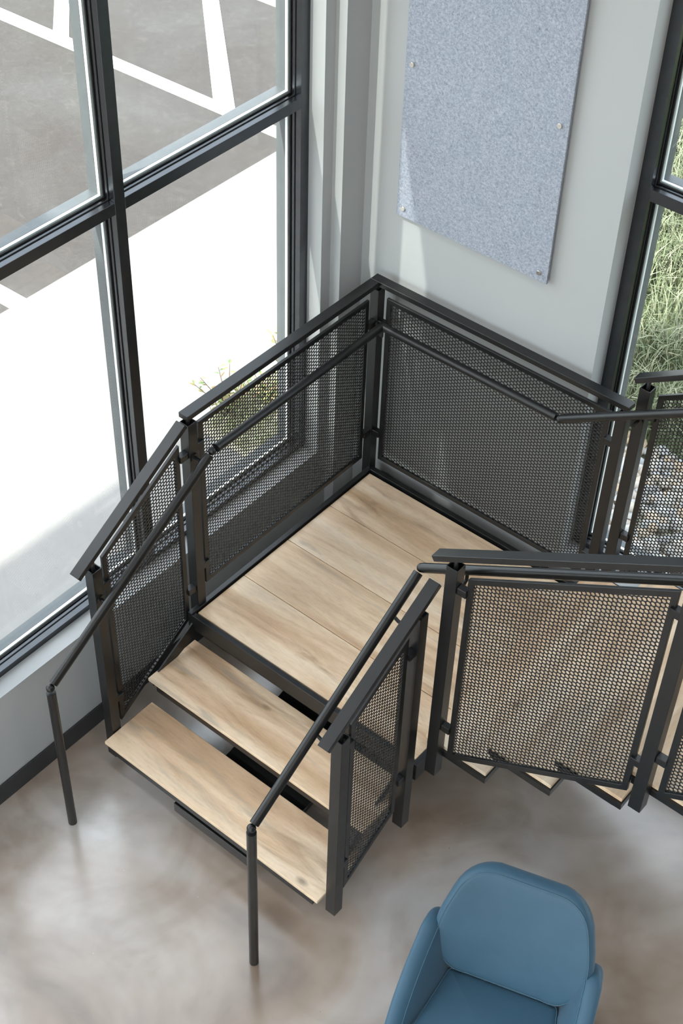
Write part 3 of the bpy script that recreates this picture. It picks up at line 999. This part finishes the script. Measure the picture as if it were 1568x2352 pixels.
# --- upper flight, far side
r5 = thing('guard_railing', (1.36, 1.28, ZL), 'sloping black railing on the far side of the upper steps, before the back window', 'railing', 'black perforated-panel railings')
pC2 = post(1.317, 1.2505, 0.520, 1.797, r5, 0.049)
pF2 = post(2.201, 1.2505, 1.088, 2.354, r5, 0.049)
pG2 = post(3.085, 1.2505, 1.650, 2.91, r5, 0.049)
pK2 = post(3.969, 1.2505, 2.207, 3.467, r5, 0.049)
for x in (1.342, 2.226, 3.110, 3.994):
    peg(x, 1.275, 1.826 + (x - 1.282) * SL - 0.075, 1.826 + (x - 1.282) * SL - 0.02, r5)
bar('top_rail', (1.282, YBc, 1.826), (4.060, YBc, 1.826 + 2.778 * SL), 0.050, 0.026, M['steel'], r5)
panel('y', YBc, up_poly(1.396, 2.170, 0.690, 1.772, 1.374), r5)
panel('y', YBc, up_poly(2.280, 3.054, 0.690, 1.772, 1.374), r5)
panel('y', YBc, up_poly(3.164, 3.938, 0.690, 1.772, 1.374), r5)

# brackets that hold the panels to the posts
for (po, s, d, zs) in ((pLF, -0.503, 1, (1.09, 0.36)), (pA, 0.022, -1, (1.46, 0.66)), (pA, 0.072, 1, (1.47, 0.76)), (pB, 1.2535, -1, (1.44, 0.78))):
    for z in zs:
        clip('x', XLc, s, z, d, po, 0.045)
for (po, s, d, zs) in ((pB, -0.0175, 1, (1.44, 0.78)), (pC, 1.239, -1, (1.44, 0.76)), (pC2, 1.366, 1, (1.67, 0.98)),
                       (pF2, 2.201, -1, (2.18, 1.35)), (pF2, 2.250, 1, (2.25, 1.45)), (pG2, 3.085, -1, (2.74, 1.90)), (pG2, 3.134, 1, (2.80, 2.00)), (pK2, 3.969, -1, (3.28, 2.46))):
    for z in zs:
        clip('y', YBc, s, z, d, po, 0.040)
for (po, s, d, zs) in ((pRF, -0.506, 1, (1.15, 0.36)), (pE, -0.120, -1, (1.34, 0.55))):
    for z in zs:
        clip('x', XRc, s, z, d, po, 0.036)
for (po, s, d, zs) in ((pD, 1.372, 1, (1.69, 0.90)), (pF, 2.190, -1, (2.15, 1.38)), (pF, 2.240, 1, (2.23, 1.46)), (pG, 3.058, -1, (2.70, 1.94)), (pG, 3.108, 1, (2.78, 2.01)), (pK, 3.926, -1, (3.24, 2.48))):
    for z in zs:
        clip('y', YN, s, z, d, po, 0.040)

# ------------------------------------------------------------------ handrails
HR = 0.0195
def handrail(name, label, path, loc):
    """path: vertices; each straight run is a part, joints between runs are small collars"""
    t = thing(name, loc, label, 'handrail', 'round black handrails')
    return t
def run(parent, a, b, g0=0.0, g1=0.0, name='rail_tube'):
    a, b = Vector(a), Vector(b)
    d = (b - a).normalized()
    a2, b2 = a + d * g0, b - d * g1
    # thin seam groove near the ends where the fitting sleeves on
    return tube(name, [a2, b2], HR, M['steel'], parent, 22)
def joint(parent, p):
    ball('swivel_joint', p, HR * 0.93, M['steel'], parent, 18)
def holder(parent, post_pt, rail_pt, facing):
    """round base on the post, bent rod, saddle under the rail"""
    a = Vector(post_pt); b = Vector(rail_pt) - Vector((0, 0, HR))
    f = Vector(facing)
    bm = bmesh.new()
    add_tube(bm, [a, a + f * 0.006], 0.020, 14)
    mid = Vector((b.x, b.y, a.z))
    add_tube(bm, [a + f * 0.004, a + (mid - a) * 0.75, mid + Vector((0, 0, 0.012)), b + Vector((0, 0, 0.004))], 0.0075, 10)
    return link('rail_bracket', bm_mesh(bm, 'rail_bracket', sm=True), M['steel'], parent)

h1 = handrail('handrail', 'round black handrail following the window-side and back railings', None, (0.06, -0.9, ZF))
HX, HY, HZ = 0.060, 1.190, 1.500
p0 = (0.062, -0.900, ZF); p1 = (HX, -0.897, 0.880); p2 = (HX, 0.077, HZ); p3 = (HX, HY, HZ); p4 = (1.018, HY, HZ)
p5 = (4.02, HY, HZ + 3.002 * SL)
run(h1, p0, p1, 0, 0.028, 'end_post'); joint(h1, p1)
run(h1, p1, p2, 0.020, 0.020); joint(h1, p2)
bm = bmesh.new(); add_tube(bm, [Vector(p2) + Vector((0, 0.024, 0)), p3, Vector(p4) - Vector((0.018, 0, 0))], HR, 22)
link('rail_tube', bm_mesh(bm, 'rail_tube', sm=True), M['steel'], h1)
joint(h1, p4)
run(h1, p4, p5, 0.012, 0)
holder(h1, (XLc + 0.025, -0.528, 1.050), (HX, -0.528, 0.880 + (-0.528 + 0.897) * 0.6366), (1, 0, 0))
holder(h1, (XLc + 0.025, 0.047, 1.440), (HX, 0.047, 1.481), (1, 0, 0))
holder(h1, (XLc + 0.024, 1.262, 1.435), (HX, HY, HZ), (0.7, -0.7, 0))
holder(h1, (1.342, 1.2505, 1.640), (1.342, HY, HZ + 0.324 * SL), (0, -1, 0))
holder(h1, (2.226, 1.2505, 2.200), (2.226, HY, HZ + 1.208 * SL), (0, -1, 0))

h2 = handrail('handrail', 'round black handrail on the room side, turning from the lower steps to the upper steps', None, (1.126, -0.88, ZF))
q0 = (1.128, -0.884, ZF); q1 = (1.146, -0.897, 0.950); q2 = (1.147, 0.057, 1.576); q3 = (4.00, 0.060, 1.576 + 2.853 * 0.633)
run(h2, q0, q1, 0, 0.026, 'end_post'); joint(h2, q1)
run(h2, q1, q2, 0.018, 0.022); joint(h2, q2)
run(h2, q2, q3, 0.010, 0)
holder(h2, (XRc - 0.025, -0.531, 1.130), (1.146, -0.531, 0.950 + 0.366 * 0.656), (-1, 0, 0))
holder(h2, (XRc - 0.025, -0.095, 1.420), (1.146, -0.095, 0.950 + 0.802 * 0.656), (-1, 0, 0))
holder(h2, (1.347, YN + 0.025, 1.640), (1.347, 0.058, 1.576 + 0.200 * 0.633), (0, 1, 0))
holder(h2, (2.215, YN + 0.025, 2.190), (2.215, 0.058, 1.576 + 1.068 * 0.633), (0, 1, 0))

# ------------------------------------------------------------------ felt panel on the back wall
ft = thing('acoustic_panel', (0.39, YB, 2.0), 'pale blue-grey speckled felt panel fixed to the back wall with metal studs', 'wall panel')
YP = YB - 0.030
bd = box('felt_board', 0.004, 0.786, YP, YP + 0.012, 2.008, 3.98, M['felt'], ft, 0.001)
for zz in (2.050, 2.721, 3.392):
    for xx in (0.040, 0.746):
        bm = bmesh.new()
        add_tube(bm, [(xx, YP - 0.008, zz), (xx, YP - 0.0065, zz), (xx, YP, zz)], 0.011, 18, True, [0.0095, 0.011, 0.011])
        add_tube(bm, [(xx, YP + 0.012, zz), (xx, YB, zz)], 0.008, 12)
        link('standoff_stud', bm_mesh(bm, 'standoff_stud', sm=True), M['screw'], ft)

# ------------------------------------------------------------------ armchair
CH_ANG = math.radians(17.9)
CH_C = Vector((2.075, -0.52, ZF))
cu = Vector((math.cos(CH_ANG), math.sin(CH_ANG), 0)); cv = Vector((-math.sin(CH_ANG), math.cos(CH_ANG), 0))
chair = thing('armchair', tuple(CH_C), 'blue upholstered armchair with rounded back and arms', 'armchair')
def C3(a, b, z):
    """a: across, b: towards the back, z above the floor"""
    return CH_C + cu * a + cv * b + Vector((0, 0, z))

def round_poly(pts, rad, n=7):
    out = []
    P = [Vector(p) for p in pts]
    m_ = len(P)
    for i in range(m_):
        a, b, c = P[i - 1], P[i], P[(i + 1) % m_]
        r = rad[i] if isinstance(rad, (list, tuple)) else rad
        e1 = (a - b); e2 = (c - b)
        r = min(r, e1.length * 0.48, e2.length * 0.48)
        s, e = b + e1.normalized() * r, b + e2.normalized() * r
        for k in range(n + 1):
            t = k / n
            out.append(s * (1 - t) ** 2 + b * 2 * t * (1 - t) + e * t ** 2)
    return out

def cushion(name, outline, th, fmap, parent, puff=0.012, edge=0.028, material=None, piping=True):
    """closed cushion: outline in 2D, thickness th, soft edges; fmap(p2, h) -> world point"""
    n = len(outline)
    c = sum((Vector(p) for p in outline), Vector((0, 0))) / n
    bm = bmesh.new()
    prof = []
    for k in range(7):
        an = math.pi / 2 * k / 6
        prof.append((edge * (1 - math.sin(an)) - edge, th / 2 * math.cos(an) if False else 0))
    steps = []
    # from the seam on the rim up over the front
    for k in range(0, 6):
        an = math.pi / 2 * k / 5
        steps.append((edge * (1 - math.cos(an)), th / 2 * math.sin(an), 0))
    side = []
    for s in (1, -1):
        rr = []
        for (ins, h, _) in steps:
            pl = inset_simple(outline, ins, c)
            rr.append([(p, s * h) for p in pl])
        last = inset_simple(outline, edge, c)
        for f in (0.86, 0.68, 0.46, 0.24):
            rr.append([(c + (p - c) * f, s * (th / 2 + puff * (1 - f * f))) for p in last])
        side.append(rr)
    vr = []
    for s, rr in enumerate(side):
        rows = []
        for i, ring in enumerate(rr):
            if i == 0 and s == 1:
                rows.append(vr[0][0]); continue
            rows.append([bm.verts.new(fmap(p, h)) for p, h in ring])
        vr.append(rows)
        for A, B in zip(rows, rows[1:]):
            for k in range(n):
                bm.faces.new((A[k], A[(k + 1) % n], B[(k + 1) % n], B[k]))
        cv_ = bm.verts.new(fmap(c, (1 if s == 0 else -1) * (th / 2 + puff)))
        for k in range(n):
            bm.faces.new((rows[-1][k], rows[-1][(k + 1) % n], cv_))
    o = link(name, bm_mesh(bm, name, sm=False), material or M['leather'], parent)
    o.data.polygons.foreach_set('use_smooth', [True] * len(o.data.polygons))
    if piping:
        pl = inset_simple(outline, edge * 0.55, c)
        bm = bmesh.new()
        pts = [fmap(p, th / 2 * 0.93) for p in pl]
        add_tube(bm, pts + [pts[0]], 0.0016, 6)
        link('seam', bm_mesh(bm, 'seam', sm=True), M['thread'], o)
    return o

def inset_simple(outline, d, c):
    n = len(outline)
    out = []
    for i in range(n):
        a, b, e = Vector(outline[i - 1]), Vector(outline[i]), Vector(outline[(i + 1) % n])
        t = (e - a)
        if t.length < 1e-9:
            out.append(b.copy()); continue
        t.normalize()
        nn = Vector((-t.y, t.x))
        if nn.dot(c - b) < 0:
            nn = -nn
        out.append(b + nn * d)
    return out

# backrest: widest at arm height, narrower rounded top; bends round the sitter and leans back
REC = math.radians(24)
back_out = round_poly([(-0.215, 0.0), (0.215, 0.0), (0.318, 0.13), (0.318, 0.27), (0.245, 0.50), (-0.245, 0.50), (-0.318, 0.27), (-0.318, 0.13)],
                      [0.07, 0.07, 0.09, 0.12, 0.14, 0.14, 0.12, 0.09])
def back_map(p, h):
    a, q = p
    lean = q * math.sin(REC)
    b = 0.045 + lean - 0.62 * a * a - h * math.cos(REC) * 1.0
    return C3(a * (1 - 0.10 * abs(a)), b, 0.385 + q * math.cos(REC) + h * math.sin(REC))
cushion('backrest', back_out, 0.085, back_map, chair, 0.010, 0.036)
# seat
seat_out = round_poly([(-0.325, -0.50), (0.325, -0.50), (0.232, 0.035), (-0.232, 0.035)], [0.08, 0.08, 0.04, 0.04])
def seat_map(p, h):
    return C3(p[0], p[1], 0.338 + h + 0.03 * (-p[1]))
cushion('seat', seat_out, 0.13, seat_map, chair, 0.014, 0.04)
# arms: shells rising from the seat, high behind and dropping forwards
for s in (-1, 1):
    arm_out = round_poly([(-0.47, 0.02), (0.13, 0.02), (0.155, 0.44), (0.06, 0.492), (-0.14, 0.405), (-0.30, 0.310), (-0.49, 0.15)], [0.06, 0.05, 0.05, 0.06, 0.12, 0.12, 0.07])
    def arm_map(p, h, s=s):
        b, z = p
        a = 0.262 + 0.22 * max(-b, -0.06) + 0.34 * max(z - 0.27, -0.10)
        return C3(s * (a - h), b, 0.14 + z)
    cushion('arm', arm_out, 0.070, arm_map, chair, 0.004, 0.033)
cushion('seat_base', round_poly([(-0.30, -0.47), (0.30, -0.47), (0.25, 0.08), (-0.25, 0.08)], 0.06), 0.16, lambda p, h: C3(p[0], p[1], 0.235 + h), chair, 0.0, 0.03, piping=False)
for (a, b) in ((-0.20, -0.42), (0.20, -0.42), (-0.18, 0.02), (0.18, 0.02)):
    tube('leg', [C3(a * 1.12, b * 1.04, 0.0), C3(a, b, 0.17)], 0.012, M['steel'], chair, 12, [0.010, 0.014])
